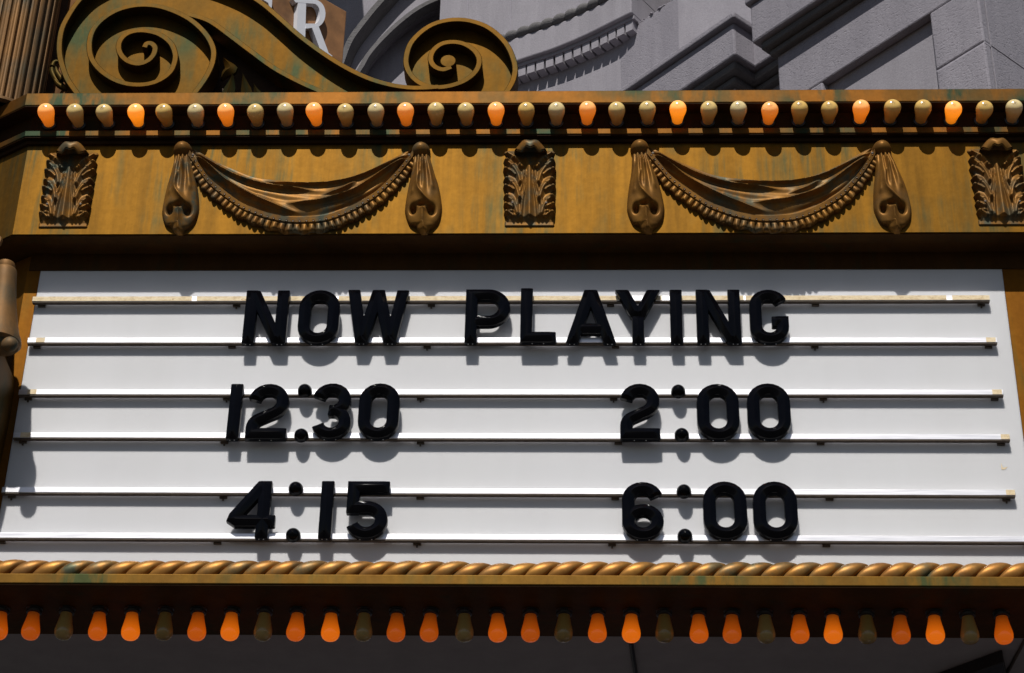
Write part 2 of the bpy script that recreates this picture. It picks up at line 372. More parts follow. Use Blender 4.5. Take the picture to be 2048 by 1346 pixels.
# ================================================================== letter board
lb = thing('letter_board', 'white changeable letter board with six metal rails under the draped frieze', 'sign board', (0, .02, 3.815))
MB().box(-1.2165, 1.2365, 0, .03, 3.815, 4.7300).build('panel', M_panel, lb)
RZ = [4.637, 4.512, 4.3605, 4.236, 4.084, 3.961]
RX = [(-1.2195, 1.193), (-1.2145, 1.1985), (-1.2145, 1.198), (-1.21, 1.2005), (-1.2155, 1.197), (-1.222, 1.235)]
TILT = [0, -.0012, 0, -.003, -.003, -.0035]
for i, (z, (x0, x1)) in enumerate(zip(RZ, RX)):
    dz = TILT[i]
    def rbox(xa, xb, y0, y1, za, zb):
        f = lambda x: dz*(x-x0)/(x1-x0)+(-TILT[i]/2)
        vs = [(xa, y0, za+f(xa)), (xb, y0, za+f(xb)), (xb, y1, za+f(xb)), (xa, y1, za+f(xa)), (xa, y0, zb+f(xa)), (xb, y0, zb+f(xb)), (xb, y1, zb+f(xb)), (xa, y1, zb+f(xa))]
        return MB().add(vs, [(0, 3, 2, 1), (4, 5, 6, 7), (0, 1, 5, 4), (1, 2, 6, 5), (2, 3, 7, 6), (3, 0, 4, 7)])
    r = rbox(x0, x1, -.020, -.0072, z-.0145, z).build('rail', M_rail, lb, bevel=.0008, label='metal rail covered in old tan tape' if i == 0 else None)
    rbox(x0+.0005, x1-.0005, -.0188, -.0074, z-.0172, z-.0147).build('rail_shade_strip', M_bracket, r)  # dark strip that paints the shade on the rail's underside
    for k, bx in enumerate([x0+.022, -.69, -.21, .257, .757, x1-.02]):
        bx += random.uniform(-.012, .012) if 0 < k < 5 else 0
        rbox(bx-.009, bx+.009, -.0070, -.0004, z-.0205, z-.004).build('bracket', M_bracket, r)
        if random.random() < .45: rbox(bx-.002, bx+.002, -.0062, -.0022, z-.027, z-.0206).build('bracket_screw', M_bracket, r)
    tp = []
    if i == 0: tp = [(x0+.001, -.812), (-.800, -.498), (-.440, .30), (.345, .375), (.405, .58), (.585, 1.085), (1.10, 1.1925)]
    elif i in (1, 2): tp = [(x0+.022, x0+.044), (x1-.027, x1-.004)]
    elif i == 3: tp = [(x0+.018, x0+.042), (x1-.022, x1-.001)]
    elif i == 4: tp = [(x1-.022, x1-.001)]
    for a, b_ in tp: rbox(a, b_, -.0206, -.0201, z-.0138, z-.0004).build('tape', M_tape, r)
# stain of old glue on the board
gs = xz([(2002, 926), (2006, 936), (2015, 934), (2010, 939), (2003, 939)], 0)
MB().slab(gs, -.0006, -.0002).build('glue_stain', M_tape, lb)

# ------------------------------------------------------------------ letters
HW = .0152
def arc(cx, cz, rx, rz, a0, a1, n=9):
    return [(cx+rx*math.cos(math.radians(a0+(a1-a0)*i/n)), cz+rz*math.sin(math.radians(a0+(a1-a0)*i/n))) for i in range(n+1)]
def glyph(c, W, H):
    m = HW; r = W/2-m; cx = W/2
    if c in 'O0': return [(arc(cx, H-m-r, r, r, 0, 180, 12)+arc(cx, m+r, r, r, 180, 360, 12), True)]
    if c == 'N': return [([(m, 0), (m, H)], False), ([(W-m, 0), (W-m, H)], False), ([(m*1.2, H-.0006), (W-m*1.2, .0006)], False)]
    if c == 'W': return [([(m, H), (W*.27, 0)], False), ([(W*.27, 0.002), (W*.5, H-.001)], False), ([(W*.5, H), (W*.73, 0)], False), ([(W*.73, .002), (W-m, H-.001)], False)]
    if c == 'P':
        zb = H*.385+m*.2; R = (H-m-zb)/2
        return [([(m, 0), (m, H-m), (W-m-R, H-m)]+arc(W-m-R, zb+R, R, R, 80, -80, 12)+[(W-m-R, zb), (m, zb)], False)]
    if c == 'L': return [([(m, H), (m, m), (W, m)], False)]
    if c == 'A': return [([(cx-m*.02, H), (m, 0)], False), ([(cx+m*.02, H-.0005), (W-m, 0)], False), ([(W*.2, H*.27), (W*.8, H*.27)], False)]
    if c == 'Y': return [([(m, H), (cx, H*.47)], False), ([(W-m, H), (cx, H*.4705)], False), ([(cx, 0), (cx, H*.52)], False)]
    if c in 'I1': return [([(cx, 0), (cx, H)], False)]
    if c == 'G':
        return [(arc(cx, H-m-r, r, r*.98, 22, 180, 11)+arc(cx, m+r, r, r, 180, 360, 12)+[(W-m, H*.40), (W*.56, H*.40)], False)]
    if c == '2':
        rc = .026; top = arc(cx, H-m-r, r, r, 172, -63, 14); P1 = top[-1]; ca, sa = math.cos(math.radians(117)), math.sin(math.radians(117))
        Lx = (P1[0]-(m+rc+rc*ca))/.891; zs = P1[1]-Lx*.454
        return [(top+arc(m+rc, zs-rc*sa, rc, rc, 117, 180, 5)+[(m, m), (W, m)], False)]
    if c == '3':
        rt = (H/2-m)/2*1.0; rx = r*.97
        return [(arc(cx-.002, H-m-rt, rx, rt, 168, -80, 14)+[(cx-.008, H/2+.001)], False),
                ([(cx-.008, H/2+.003)]+arc(cx, m+rt*1.03, r, rt*1.03, 80, -165, 14), False)]
    if c == '5':
        zc = H*.55; R = (zc-m)/2
        return [([(W, H-m), (m, H-m), (m, H*.44)], False), ([(m*.3, zc), (cx, zc)]+arc(cx-.001, m+R, r, R, 82, -160, 16), False)]
    if c == '6':
        zc = H*.505; R = (zc-m)/2
        return [(arc(cx, H-m-r, r, r*.95, 18, 180, 11)+[(m, H*.24)], False), (arc(cx, m+R, r, R, 0, 360, 26)[:-1], True)]
    if c == '4':
        xv = W*.74
        return [([(xv, 0), (xv, H)], False), ([(xv-m*.25, H-m*.5), (m*1.12, H*.375), (m*1.0, H*.335), (m*1.5, H*.30), (W, H*.30)], False)]
HS, HR = .0165, .0250
PROF = [(-HW, 0), (-HW, HS-.003), (-HW+.0008, HS-.0008), (-HW+.003, HS+.0004), (-.0022, HR-.0012), (0, HR-.0005), (.0022, HR-.0012), (HW-.003, HS+.0004), (HW-.0008, HS-.0008), (HW, HS-.003), (HW, 0)]
YB = -.0206
def letter(c, xl, xr, ym, zb, H, label, cat, group=None):
    """xl, xr: photo columns of the outer edges at row ym on the letter's front edge plane"""
    a = at(xl, ym, YB-HS)[0]; b_ = at(xr, ym, YB-HS)[0]; W = b_-a
    t = thing('letter_%s' % c.lower() if c.isalpha() else 'numeral_%s' % c, label, cat, ((a+b_)/2, YB, zb), group)
    mb = MB(); feet = set()
    for k, (pts, cl) in enumerate(glyph(c, W, H)):
        pr = [(o*(1-.004*k), h-.0004*k if h > 0 else h) for o, h in PROF]
        mb.sweep([(a+x, zb+z) for x, z in pts], pr, YB-.0001*k, cl, hip=HW*1.0, flat=len(pts) == 2)
    mb.build('body', M_black, t, 32)
    fx = {'N': [HW, W-HW], 'W': [W*.27, W*.73], 'A': [HW, W-HW], 'P': [HW], '4': [W*.74], 'Y': [W/2], 'I': [W/2], '1': [W/2]}.get(c, None)
    if fx is None: fx = [W/2]; gap = .014
    else: gap = .0055
    for f in fx:
        for s in (-1, 1):
            z0 = zb-.0002
            if c in 'O0G356': z0 = zb+.0005
            MB().lathe([(.0013, 0), (.0013, .0012)], (a+f+s*gap, YB-.0085, z0), (0, 0, -1), 8).build('stud', M_stud, t)
    return t
ROWZ = [4.4870, 4.2115, 3.9425]; HH = [.1590, .1560, .153]
L1 = 'upright in the top line of the board'
for c, xl, xr, lab in [('N', 487.5, 574.5, 'glossy black letter N that begins the word NOW'), ('O', 596, 678, 'glossy black letter O in the middle of the word NOW'),
        ('W', 695.5, 818, 'glossy black letter W that ends the word NOW'), ('P', 930, 1020, 'glossy black letter P that begins the word PLAYING'),
        ('L', 1040.6, 1112, 'glossy black letter L after P in the word PLAYING, standing a little high'), ('A', 1131.5, 1232, 'glossy black letter A in the word PLAYING'),
        ('Y', 1231, 1319.6, 'glossy black letter Y in the word PLAYING'), ('I', 1340, 1365.5, 'narrow glossy black letter I in the word PLAYING'),
        ('N', 1393, 1481.7, 'glossy black letter N before the final G of PLAYING'), ('G', 1499.7, 1577.8, 'glossy black letter G that ends the word PLAYING')]:
    ym = {'W': 590, 'Y': 590, 'A': 680}.get(c, 637)
    letter(c, xl, xr, ym, ROWZ[0]+(.0015 if c == 'L' else 0)+random.uniform(-.001, .001), HH[0]+(.003 if c == 'L' else 0), lab, 'letter')
def dot(px, py, lab):
    c = at(px, py-2.4, YB-.010); t = thing('colon_dot', lab, 'colon dot', (c[0], YB, c[2]))
    MB().lathe([(.0178*math.cos(math.radians(a)), .0015+.0215*math.sin(math.radians(a))) for a in range(-4, 90, 8)]+[(.0004, .0235)], (c[0], YB, c[2]), (0, -1, 0), 28).build('dome', M_black, t, 40)
for row, ym, items in [
    (1, 828, [('1', 455.5, 481, "numeral one that begins the half past twelve time"), ('2', 493.5, 575.5, "numeral two of the half past twelve time"), ('3', 623, 702.5, "numeral three of the half past twelve time"), ('0', 716, 798, "numeral nought that ends the half past twelve time"),
              ('2', 1240, 1319.7, "numeral two that begins the two o'clock time"), ('0', 1394, 1479, "numeral nought right after the colon of the two o'clock time"), ('0', 1495, 1582, "final numeral nought of the two o'clock time")]),
    (2, 1025, [('4', 455.4, 551, "numeral four that begins the quarter past four time"), ('1', 638.5, 665, "numeral one of the quarter past four time"), ('5', 691.7, 776.7, "numeral five that ends the quarter past four time"),
              ('6', 1244, 1327.7, "numeral six that begins the six o'clock time"), ('0', 1406.6, 1494.7, "numeral nought right after the colon of the six o'clock time"), ('0', 1506.7, 1596, "final numeral nought of the six o'clock time")])]:
    for c, xl, xr, lab in items:
        letter(c, xl, xr, ym, ROWZ[row]+random.uniform(-.001, .001), HH[row], 'glossy black '+lab, 'numeral')
for px, py, nm in [(609, 781.6, "upper colon dot of the half past twelve time"), (602, 871, "lower colon dot of the half past twelve time"), (1356.5, 783, "upper colon dot of the two o'clock time"), (1363.7, 870, "lower colon dot of the two o'clock time"),
                   (591, 977.5, "upper colon dot of the quarter past four time"), (585.7, 1070.5, "lower colon dot of the quarter past four time"), (1368, 983, "upper colon dot of the six o'clock time"), (1370, 1072, "lower colon dot of the six o'clock time")]:
    dot(px, py, 'round black '+nm)

# ------------------------------------------------------------------ bulbs
BP = [(.0136, 0), (.0143, .006), (.0155, .014), (.0173, .023), (.0194, .032), (.0212, .040), (.0221, .047), (.0214, .0545), (.0188, .0605), (.0145, .0648), (.0090, .0671), (.0040, .0679), (.0004, .0681)]
bulb_me = MB().lathe(BP, (0, 0, 0), (0, 0, 1), 26).mesh('glass', M_bulb_off[0], 60)
def sock():
    mb = MB(); mb.lathe([(.012, -.016), (.0185, -.015), (.0195, -.010), (.0165, -.0075), (.0195, -.005), (.0185, .0), (.0135, .0025)], (0, 0, 0), (0, 0, 1), 18); return mb.mesh('socket', M_dark, 50)
sock_me = sock()
def bulb(loc, rot, m, label, group, sc_=1.0):
    t = thing('marquee_bulb', label, 'light bulb', loc, group); t.rotation_euler = rot; t.scale = (sc_,)*3
    for nm, me in (('glass', bulb_me), ('socket', sock_me)):
        o = bpy.data.objects.new(nm, me); COL.objects.link(o); o.parent = t
        if nm == 'glass': o.material_slots[0].link = 'OBJECT'; o.material_slots[0].material = m
    return t
BX0, BSP = -1.2290, .07868
for i in range(33):
    on = i % 3 == 0
    m = (M_bulb_on[1] if i in (3, 21, 30) else random.choice((M_bulb_on[0], M_bulb_on[2]))) if on else M_bulb_off[random.choice((0, 1, 2) if i % 3 == 2 else (0, 1))]
    x = BX0+BSP*i+random.uniform(-.001, .001)
    bulb((x, -.0970, 5.1340+random.uniform(-.0012, .0012)), (math.radians(90)+random.uniform(-.05, .05), 0, random.uniform(-.05, .05)), m,
         ('brightest amber glowing bulb in the cove above the draped frieze' if i in (3, 21, 30) else 'orange glowing bulb in the cove above the draped frieze') if on else 'cream unlit bulb in the cove above the draped frieze',
         'lit bulbs above the frieze' if on else 'unlit bulbs above the frieze')
for i in range(32):
    x = -1.1795+i*.07729; on = (i % 3) != 2
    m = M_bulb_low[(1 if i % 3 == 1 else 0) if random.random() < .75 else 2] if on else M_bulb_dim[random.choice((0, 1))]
    bulb((x+random.uniform(-.001, .001), .0165, 3.7705), (math.radians(180)+random.uniform(-.03, .03), random.uniform(-.03, .03), random.uniform(0, 6)), m,
         'orange glowing bulb hanging under the rope sill' if on else 'dim unlit bulb hanging under the rope sill',
         'lit bulbs under the sill' if on else 'unlit bulbs under the sill', .985)

# ------------------------------------------------------------------ relief helpers
def dist_poly(X, Z, pts):
    """distance to a polyline, along-parameter 0..1 and sign (+ above)"""
    P = np.array(pts); best = np.full(X.shape, 9e9); tt = np.zeros(X.shape); sg = np.zeros(X.shape); n = len(P)-1
    for i in range(n):
        a, b_ = P[i], P[i+1]; d = b_-a; L = d.dot(d)
        u = np.clip(((X-a[0])*d[0]+(Z-a[1])*d[1])/L, 0, 1); qx = a[0]+u*d[0]; qz = a[1]+u*d[1]
        D = np.hypot(X-qx, Z-qz); k = D < best
        best = np.where(k, D, best); tt = np.where(k, (i+u)/n, tt); sg = np.where(k, np.sign(Z-qz), sg)
    return best, tt, sg
def crest(X, Z, pts, amp, wu, wd, taper=(.15, .15), power=1.3):
    D, t, s = dist_poly(X, Z, smooth(pts, 5)); 
    tp = np.clip(t/max(taper[0], 1e-3), 0, 1)*np.clip((1-t)/max(taper[1], 1e-3), 0, 1); tp = tp*tp*(3-2*tp)
    W_ = np.where(s > 0, wu, wd); return amp*tp*np.exp(-(D/W_)**power)

# ------------------------------------------------------------------ swag ornament
c5 = crop(300, 260, 3.4133); YO = -.105
def swag():
    B0 = at(300+225/3.4133, 260+125/3.4133, -.10); B1 = at(300+1850/3.4133, 260+130/3.4133, -.10)
    t = thing('swag_ornament', '', 'swag', ((B0[0]+B1[0])/2, -.09, B0[2]-.2))
    T = np.array(smooth(xz(c5([(262, 110), (340, 150), (420, 198), (560, 258), (700, 312), (860, 335), (1000, 345), (1150, 348), (1300, 330), (1400, 300), (1500, 265), (1600, 215), (1700, 165), (1800, 118)]), YO), 5))
    Bt = np.array(smooth(xz(c5([(262, 190), (330, 290), (400, 385), (520, 485), (620, 555), (700, 590), (800, 625), (940, 652), (1090, 652), (1200, 640), (1320, 600), (1450, 535), (1560, 460), (1680, 340), (1760, 240), (1800, 185)]), YO), 5))
    nx, nz = 360, 150; xs = np.linspace(T[0][0], T[-1][0], nx)
    zt = np.interp(xs, T[:, 0], T[:, 1]); zb = np.interp(xs, Bt[:, 0], Bt[:, 1])
    v = np.linspace(0, 1, nz)[:, None]; X = np.repeat(xs[None], nz, 0); Z = zt[None]*(1-v)+zb[None]*v
    V = np.repeat(v, nx, 1)
    H = .005+.006*np.sin(np.pi*np.clip(V*.93+.035, 0, 1))**.5+.0012*np.sin(V*34+2.2*np.sin((X-xs[0])*9))*np.sin(np.pi*V)
    Yz = lambda p: xz(c5(p), YO-.008)
    cr = np.zeros_like(H)
    for p, a, wu, wd, tp in [
        ([(290, 145), (420, 228), (600, 320), (800, 378), (1000, 398), (1150, 412)], .0145, .0062, .0034, (.10, .30)),
        ([(1785, 150), (1600, 235), (1400, 320), (1200, 358), (1000, 362), (850, 352), (740, 330)], .0125, .0052, .0032, (.1, .3)),
        ([(1780, 175), (1660, 238), (1500, 345), (1380, 420), (1200, 475), (1050, 497), (900, 492)], .0165, .0068, .0036, (.1, .2)),
        ([(285, 165), (380, 228), (520, 352), (700, 455), (870, 520), (1035, 558)], .0165, .0068, .0036, (.1, .3)),
        ([(700, 430), (780, 465), (870, 505)], .006, .005, .004, (.2, .4)),
        ([(1430, 325), (1330, 385), (1250, 415), (1150, 440)], .009, .007, .004, (.25, .35))]:
        cr = np.maximum(cr, crest(X, Z, Yz(p), a, wu, wd, tp))
    # dark hollow above the flat border, then the border itself
    db = Z-zb[None]
    H = H+cr
    H = np.maximum(H-.007*np.exp(-((db-.032)/.009)**2), .004)
    H = np.where(db < .020, np.maximum(H*.0+.017, 0)+.003*(db/.020), H)
    e = np.clip(np.minimum(V, 1-V)/.03, 0, 1)**.5
    H = np.maximum(H, .004)*e
    Y = -.0895-H
    mb = MB(); mb.grid([[(X[i, j], Y[i, j], Z[i, j]) for j in range(nx)] for i in range(nz)]); mb.build('drape', M_orn, t, 75)
    # ruffled fringe under the border, with an eyelet above every pleat
    fr = MB(); ey = MB(); seg = np.hypot(np.diff(Bt[:, 0]), np.diff(Bt[:, 1])); cum = np.r_[0, np.cumsum(seg)]; n = 44; eh = MB()
    for k in range(n):
        s = cum[-1]*(k+.6)/(n+.2); x = np.interp(s, cum, Bt[:, 0]); z = np.interp(s, cum, Bt[:, 1])
        x2 = np.interp(s+.004, cum, Bt[:, 0]); z2 = np.interp(s+.004, cum, Bt[:, 1]); tg = np.array([x2-x, z2-z]); tg /= np.linalg.norm(tg)
        dn = np.array([tg[1], -tg[0]]); dn = dn if dn[1] < 0 else -dn; dn = dn*.75+np.array([0, -1])*.25; dn /= np.linalg.norm(dn)
        c = np.array([x, z])-dn*.0075
        ey.rings([[(c[0]+.0026*math.cos(a)*(1+.36*math.cos(b_)), -.1085-.0012*math.sin(b_), c[1]+.0026*math.sin(a)*(1+.36*math.cos(b_))) for b_ in np.linspace(0, 2*math.pi, 5, endpoint=False)] for a in np.linspace(0, 2*math.pi, 10, endpoint=False)], loop=True)
        eh.add([(c[0]+.0019*math.cos(a), -.1086, c[1]+.0019*math.sin(a)) for a in np.linspace(0, 2*math.pi, 8, endpoint=False)], [tuple(range(8))])
    G = []; NS = n*12
    for q, (l, o, am) in enumerate([(-.0015, .0165, 0), (.0005, .0172, .002), (.004, .0155, .006), (.010, .0150, .0085), (.016, .0150, .0100), (.0205, .0140, .0100), (.0225, .0085, .0085), (.0225, .001, .002)]):
        row = []
        for k in range(NS+1):
            s = cum[-1]*(.004+.992*k/NS); x = np.interp(s, cum, Bt[:, 0]); z = np.interp(s, cum, Bt[:, 1]); x2 = np.interp(s+.003, cum, Bt[:, 0]); z2 = np.interp(s+.003, cum, Bt[:, 1])
            tg = np.array([x2-x, z2-z]); tg = tg/np.linalg.norm(tg) if np.linalg.norm(tg) > 1e-6 else np.array([.6, .8]); dn = np.array([tg[1], -tg[0]]); dn = dn if dn[1] < 0 else -dn
            dn = dn*.72+np.array([0, -1])*.28; dn /= np.linalg.norm(dn); sz = .70+.17*math.sin(math.pi*k/NS)
            ph = k/12+.25*math.sin(k*.037); cw = abs(math.cos(math.pi*ph))**.55; pv = 1+.12*math.sin(k*.21)
            row.append((x+dn[0]*(l*sz*(1+.10*cw*(l > .01)))*pv, -.0895-(o-.0070*(1-cw)*min(1, q/2.)+am*.55*cw)*sz, z+dn[1]*(l*sz*(1+.10*cw*(l > .01)))*pv))
        G.append(row)
    fr.grid(G); fr.build('fringe', M_orn, t, 60); ey.build('eyelet_row', M_orn, t, 60); eh.build('eyelet_holes', M_dark, t)
    # bosses
    for b_, sgn in ((B0, 1), (B1, -1)):
        MB().lathe([(.0245*math.cos(math.radians(a)), .004+.034*math.sin(math.radians(a))) for a in (-8, 0, 12, 24, 36, 48, 58, 68, 78, 86)]+[(.0003, .0382)], (b_[0], -.0885, b_[2]-.012), (0, -1, 0), 26).build('boss', M_orn, t, 50)
    # tassel of gathered cloth
    c4 = crop(0, 260, 3.9385); YT = -.105
    Lf = np.array(smooth(xz(c4([(1372, 195), (1345, 330), (1300, 480), (1272, 600), (1268, 660), (1290, 740), (1338, 757), (1356, 790), (1388, 818)]), YT), 4))
    Rt = np.array(smooth(xz(c4([(1495, 195), (1522, 330), (1547, 430), (1560, 540), (1560, 640), (1532, 720), (1485, 765), (1452, 782), (1432, 818)]), YT), 4))
    nz, nx = 110, 56; zz = np.linspace(Lf[0][1], Lf[-1][1], nz); xl = np.interp(-zz, -Lf[:, 1], Lf[:, 0]); xr = np.interp(-zz, -Rt[:, 1], Rt[:, 0])
    u = np.linspace(0, 1, nx)[None]; X = xl[:, None]*(1-u)+xr[:, None]*u; Z = np.repeat(zz[:, None], nx, 1); U = np.repeat(u, nz, 0)
    s_ = (Z[0, 0]-Z)/(Z[0, 0]-Z[-1, 0])
    H = (.012+.022*np.sin(np.pi*np.clip(s_*.86+.12, 0, 1)))*np.sqrt(np.clip(1-(2*U-1)**2, 0, 1))**.8
    Yz = lambda p: xz(c4(p), YT-.02)
    H = H+crest(X, Z, Yz([(1425, 215), (1428, 280), (1385, 380), (1375, 465), (1420, 535), (1490, 600)]), .011, .0065, .006, (.1, .1))
    H = H+crest(X, Z, Yz([(1480, 230), (1490, 350), (1500, 480)]), .005, .005, .005)+crest(X, Z, Yz([(1385, 230), (1350, 380), (1320, 520)]), .005, .005, .005)
    H = H+crest(X, Z, Yz([(1402, 605), (1392, 690), (1396, 800)]), .012, .007, .007, (.1, .1))
    for (cx, cz, sx, sz, dp) in [(1328, 612, .0075, .011, .030), (1462, 615, .0095, .013, .030), (1392, 580, .010, .0055, .018)]:
        q = Yz([(cx, cz)])[0]; H = H-dp*np.exp(-((X-q[0])/sx)**2-((Z-q[1])/sz)**2)
    H = H+.006*np.sin((U-.5)*26+s_*3)*np.exp(-((s_-.25)/.22)**2)*np.sin(np.pi*U)
    H = np.maximum(H, .002)*np.clip(np.minimum(U, 1-U)/.04, 0, 1)**.5*np.clip((1-s_)/.03, 0, 1)**.5
    me = MB().grid([[(X[i, j], -.0895-H[i, j], Z[i, j]) for j in range(nx)] for i in range(nz)]).mesh('tassel', M_orn, 75)
    link('tassel', me, t)
    o = link('tassel', me, t); o.location = (B1[0]-B0[0]+.001, 0, -.0005)
    for (px, py) in ((293, 182), (1768, 182)):
        q = xz(c5([(px, py)]), -.118)[0]; MB().lathe([(.0034, 0), (.0034, .002), (.0022, .0026)], (q[0], -.118, q[1]), (0, -1, 0), 10).build('screw', M_bracket, t, 40)
    return t
sw = swag()
sw['label'] = 'bronze draped swag with fringe and tassels on the frieze, nearer the fluted column'; sw['group'] = 'bronze swags on the frieze'
sw.location.z += .0055
sw2 = copy_tree(sw); sw2.location.x += at(1283, 297, -.12)[0]-at(365, 298, -.12)[0]
sw2['label'] = 'bronze draped swag with fringe and tassels on the frieze, farther from the fluted column'

# ------------------------------------------------------------------ acanthus plaque
def acanthus():
    c6 = crop(900, 260, 4.096); CXp = 650
    base = at(900+645/4.096, 260+790/4.096, -.092)
    t = thing('acanthus_plaque', '', 'leaf plaque', (base[0], -.09, base[2]))
    YT = -.105; S = lambda p: xz(c6([(CXp+dx, y) for dx, y in p]), YT); 
    Sm = lambda p, sg: S([(dx*sg, y) for dx, y in p])
    edge = [(200, 168), (212, 195), (180, 235), (217, 268), (198, 310), (221, 340), (196, 385), (219, 425), (194, 452), (220, 480), (194, 525), (217, 562), (200, 598), (217, 628), (196, 662), (214, 695), (196, 735), (203, 752), (205, 772), (206, 790)]
    edge = [(x-13 if x < 203 and 200 < y < 740 else x, y) for x, y in edge]
    Rt = np.array(smooth(S(edge), 3)); Lf = np.array(smooth(S([(-x, y) for x, y in edge]), 3))
    nz, nx = 150, 110; zz = np.linspace(Rt[0][1], Rt[-1][1], nz)
    xl = np.interp(-zz, -Lf[:, 1], Lf[:, 0]); xr = np.interp(-zz, -Rt[:, 1], Rt[:, 0]); u = np.linspace(-1, 1, nx)[None]
    X = (xl+xr)[:, None]/2+u*(xr-xl)[:, None]/2; Z = np.repeat(zz[:, None], nx, 1); U = np.repeat(u, nz, 0)
    s_ = (Z[0, 0]-Z)/(Z[0, 0]-Z[-1, 0])
    H = .006+.006*(1-np.abs(U)**2)
    add = np.zeros_like(H)
    add = np.maximum(add, crest(X, Z, S([(0, 300), (0, 480), (0, 620), (0, 745)]), .014, .0085, .0085, (.05, .05), 2.0))
    for sg in (1, -1):
        for p, a, w_ in [([(24, 320), (34, 480), (58, 600), (74, 745)], .010, .0040), ([(44, 330), (62, 470), (96, 590), (108, 745)], .009, .0042),
                        ([(60, 345), (78, 300), (120, 250), (195, 205)], .017, .007), ([(70, 480), (100, 380), (160, 300), (212, 272)], .016, .0065), ([(105, 400), (160, 352), (214, 342)], .013, .0055),
                        ([(82, 600), (112, 500), (165, 440), (214, 428)], .016, .0065), ([(120, 520), (165, 488), (214, 482)], .013, .0055),
                        ([(95, 735), (120, 650), (160, 590), (214, 565)], .016, .0065), ([(125, 665), (170, 634), (214, 630)], .013, .0055), ([(125, 735), (165, 700), (212, 697)], .013, .0055)]:
            big = w_ > .005; add = np.maximum(add, crest(X, Z, Sm(p, sg), a*(.85 if big else 1), w_*(1.5 if big else 1), w_*(.8 if big else 1), (.1, .05), 1.7))
        for dx, y, am in ((128, 250, .017), (178, 222, .016), (186, 274, .020), (196, 343, .018), (140, 315, .015), (186, 428, .020), (196, 484, .018), (142, 455, .015), (186, 568, .020), (196, 632, .018), (146, 598, .015), (188, 697, .018), (150, 690, .014)):
            q = Sm([(dx, y)], sg)[0]; add = np.maximum(add, am*np.exp(-(((X-q[0])/.0078)**2+((Z-q[1])/np.where(Z > q[1], .0085, .0055))**2)**1.3))
        for dx, y in ((78, 318), (76, 455), (80, 582)):
            q = Sm([(dx, y)], sg)[0]; add = np.maximum(add, .019*np.exp(-((X-q[0])/.0062)**2-((Z-q[1])/.0085)**2))
    H = H+add*.85
    w_ = np.clip((s_-.90)/.05, 0, 1); H = H*(1-w_)+.0042*w_
    H = H*np.clip((1-np.abs(U))/.05, 0, 1)**.5*np.clip(s_/.05, 0, 1)**.5
    H[-1] = 0
    mb = MB(); mb.grid([[(X[i, j], -.0895-H[i, j], Z[i, j]) for j in range(nx)] for i in range(nz)]); mb.build('leaf', M_orn, t, 75)
    # leaf tip curling forward over its own hollow
    zc = S([(0, 160)])[0][1]-.021; n = 15; G = []
    for y_, z_, wd, sag in [(.002, -.022, .034, .004), (.010, .006, .040, .008), (.022, .0165, .0425, .011), (.034, .0195, .0425, .012), (.045, .0195, .040, .012), (.0520, .0160, .037, .011), (.0555, .0090, .033, .009), (.0570, .0010, .028, .006), (.0560, -.0060, .022, .003)]:
        row = []
        for j in range(n):
            q = -1+2*j/(n-1); lob = .0035*math.cos(q*math.pi*2)*(1 if y_ > .03 else 0)
            row.append((base[0]+.002+wd*q*1.0, -.0895-y_+.012*q*q*(1 if y_ > .02 else .3), zc+z_-sag*abs(q)**2.2*1.6-lob*(y_/.06)))
        G.append(row)
    mb = MB(); mb.grid(G); G2 = [[(x, y+.0035, z-.004) for x, y, z in r] for r in G]; mb.grid(G2)
    mb.build('curled_tip', M_orn, t, 60)
    for sx in (-1, 1):
        q = S([(sx*138, 636)])[0]; MB().lathe([(.0032, 0), (.0032, .002), (.002, .0026)], (q[0], -.112, q[1]), (0, -1, 0), 10).build('screw', M_bracket, t, 40)
    return t
ac = acanthus(); ac['group'] = 'acanthus plaques on the frieze'
ac['label'] = 'bronze acanthus leaf plaque on the frieze between the two draped swags'
xa = at(1056, 350, -.11)[0]; ac.location.z += .010
for px, lab in ((134, 'bronze acanthus leaf plaque at the frieze corner below the fluted column'), (1994, 'bronze acanthus leaf plaque on the frieze beyond the swag farther from the fluted column')):
    c = copy_tree(ac); c.location.x += at(px, 350, -.11)[0]-xa; c['label'] = lab

# ------------------------------------------------------------------ great S-scroll standing on the cornice
YS = -.100
sc_t = thing('scroll_ornament', 'large painted S shaped scroll with two volutes standing on the cornice', 'scroll', (-.66, -.06, 5.208))
def sxz(p, Y=YS): return [(x, max(z, 5.2085)) for x, z in xz(p, Y)]
RIM = lambda hw, d: [(-hw, 0), (-hw, d-.0016), (-hw+.0016, d), (hw-.0016, d), (hw, d-.0016), (hw, 0)]
def rim(pts, hw=.0078, d=.062, n=5, name='rim', k=0):
    P = smooth(sxz(pts), n); Q = [P[0]]
    for p in P[1:]:
        if np.linalg.norm(p-Q[-1]) > .002: Q.append(p)
    mb = MB(); mb.sweep(Q, RIM(hw, d-.0004*k), YS+.062, False); return mb.build(name, M_scroll, sc_t, 30)
R1 = [(289, 94), (293, 87), (301, 86), (308, 91), (310, 98), (306, 110), (295, 121), (277, 127), (256, 122), (242, 109), (237, 94), (241, 79), (254, 67), (274, 61), (297, 62), (320, 69), (340, 84), (349, 102), (350, 119), (341, 142), (320, 159), (292, 168), (259, 168), (229, 159), (203, 142), (186, 122), (179, 102), (180, 76), (190, 53), (211, 33), (239, 18), (274, 10), (310, 11), (343, 20), (376, 36), (401, 56), (419, 79), (427, 102), (424, 127), (411, 155), (391, 183), (376, 205)]
R2 = [(166, 208), (152, 183), (132, 152), (119, 107), (122, 63), (137, 30), (158, 0), (190, -30), (240, -54), (300, -64), (360, -60), (420, -46), (475, -24), (521, 4), (556, 33), (599, 71), (646, 106), (689, 133), (732, 154), (772, 167), (812, 174), (846, 175), (876, 173)]
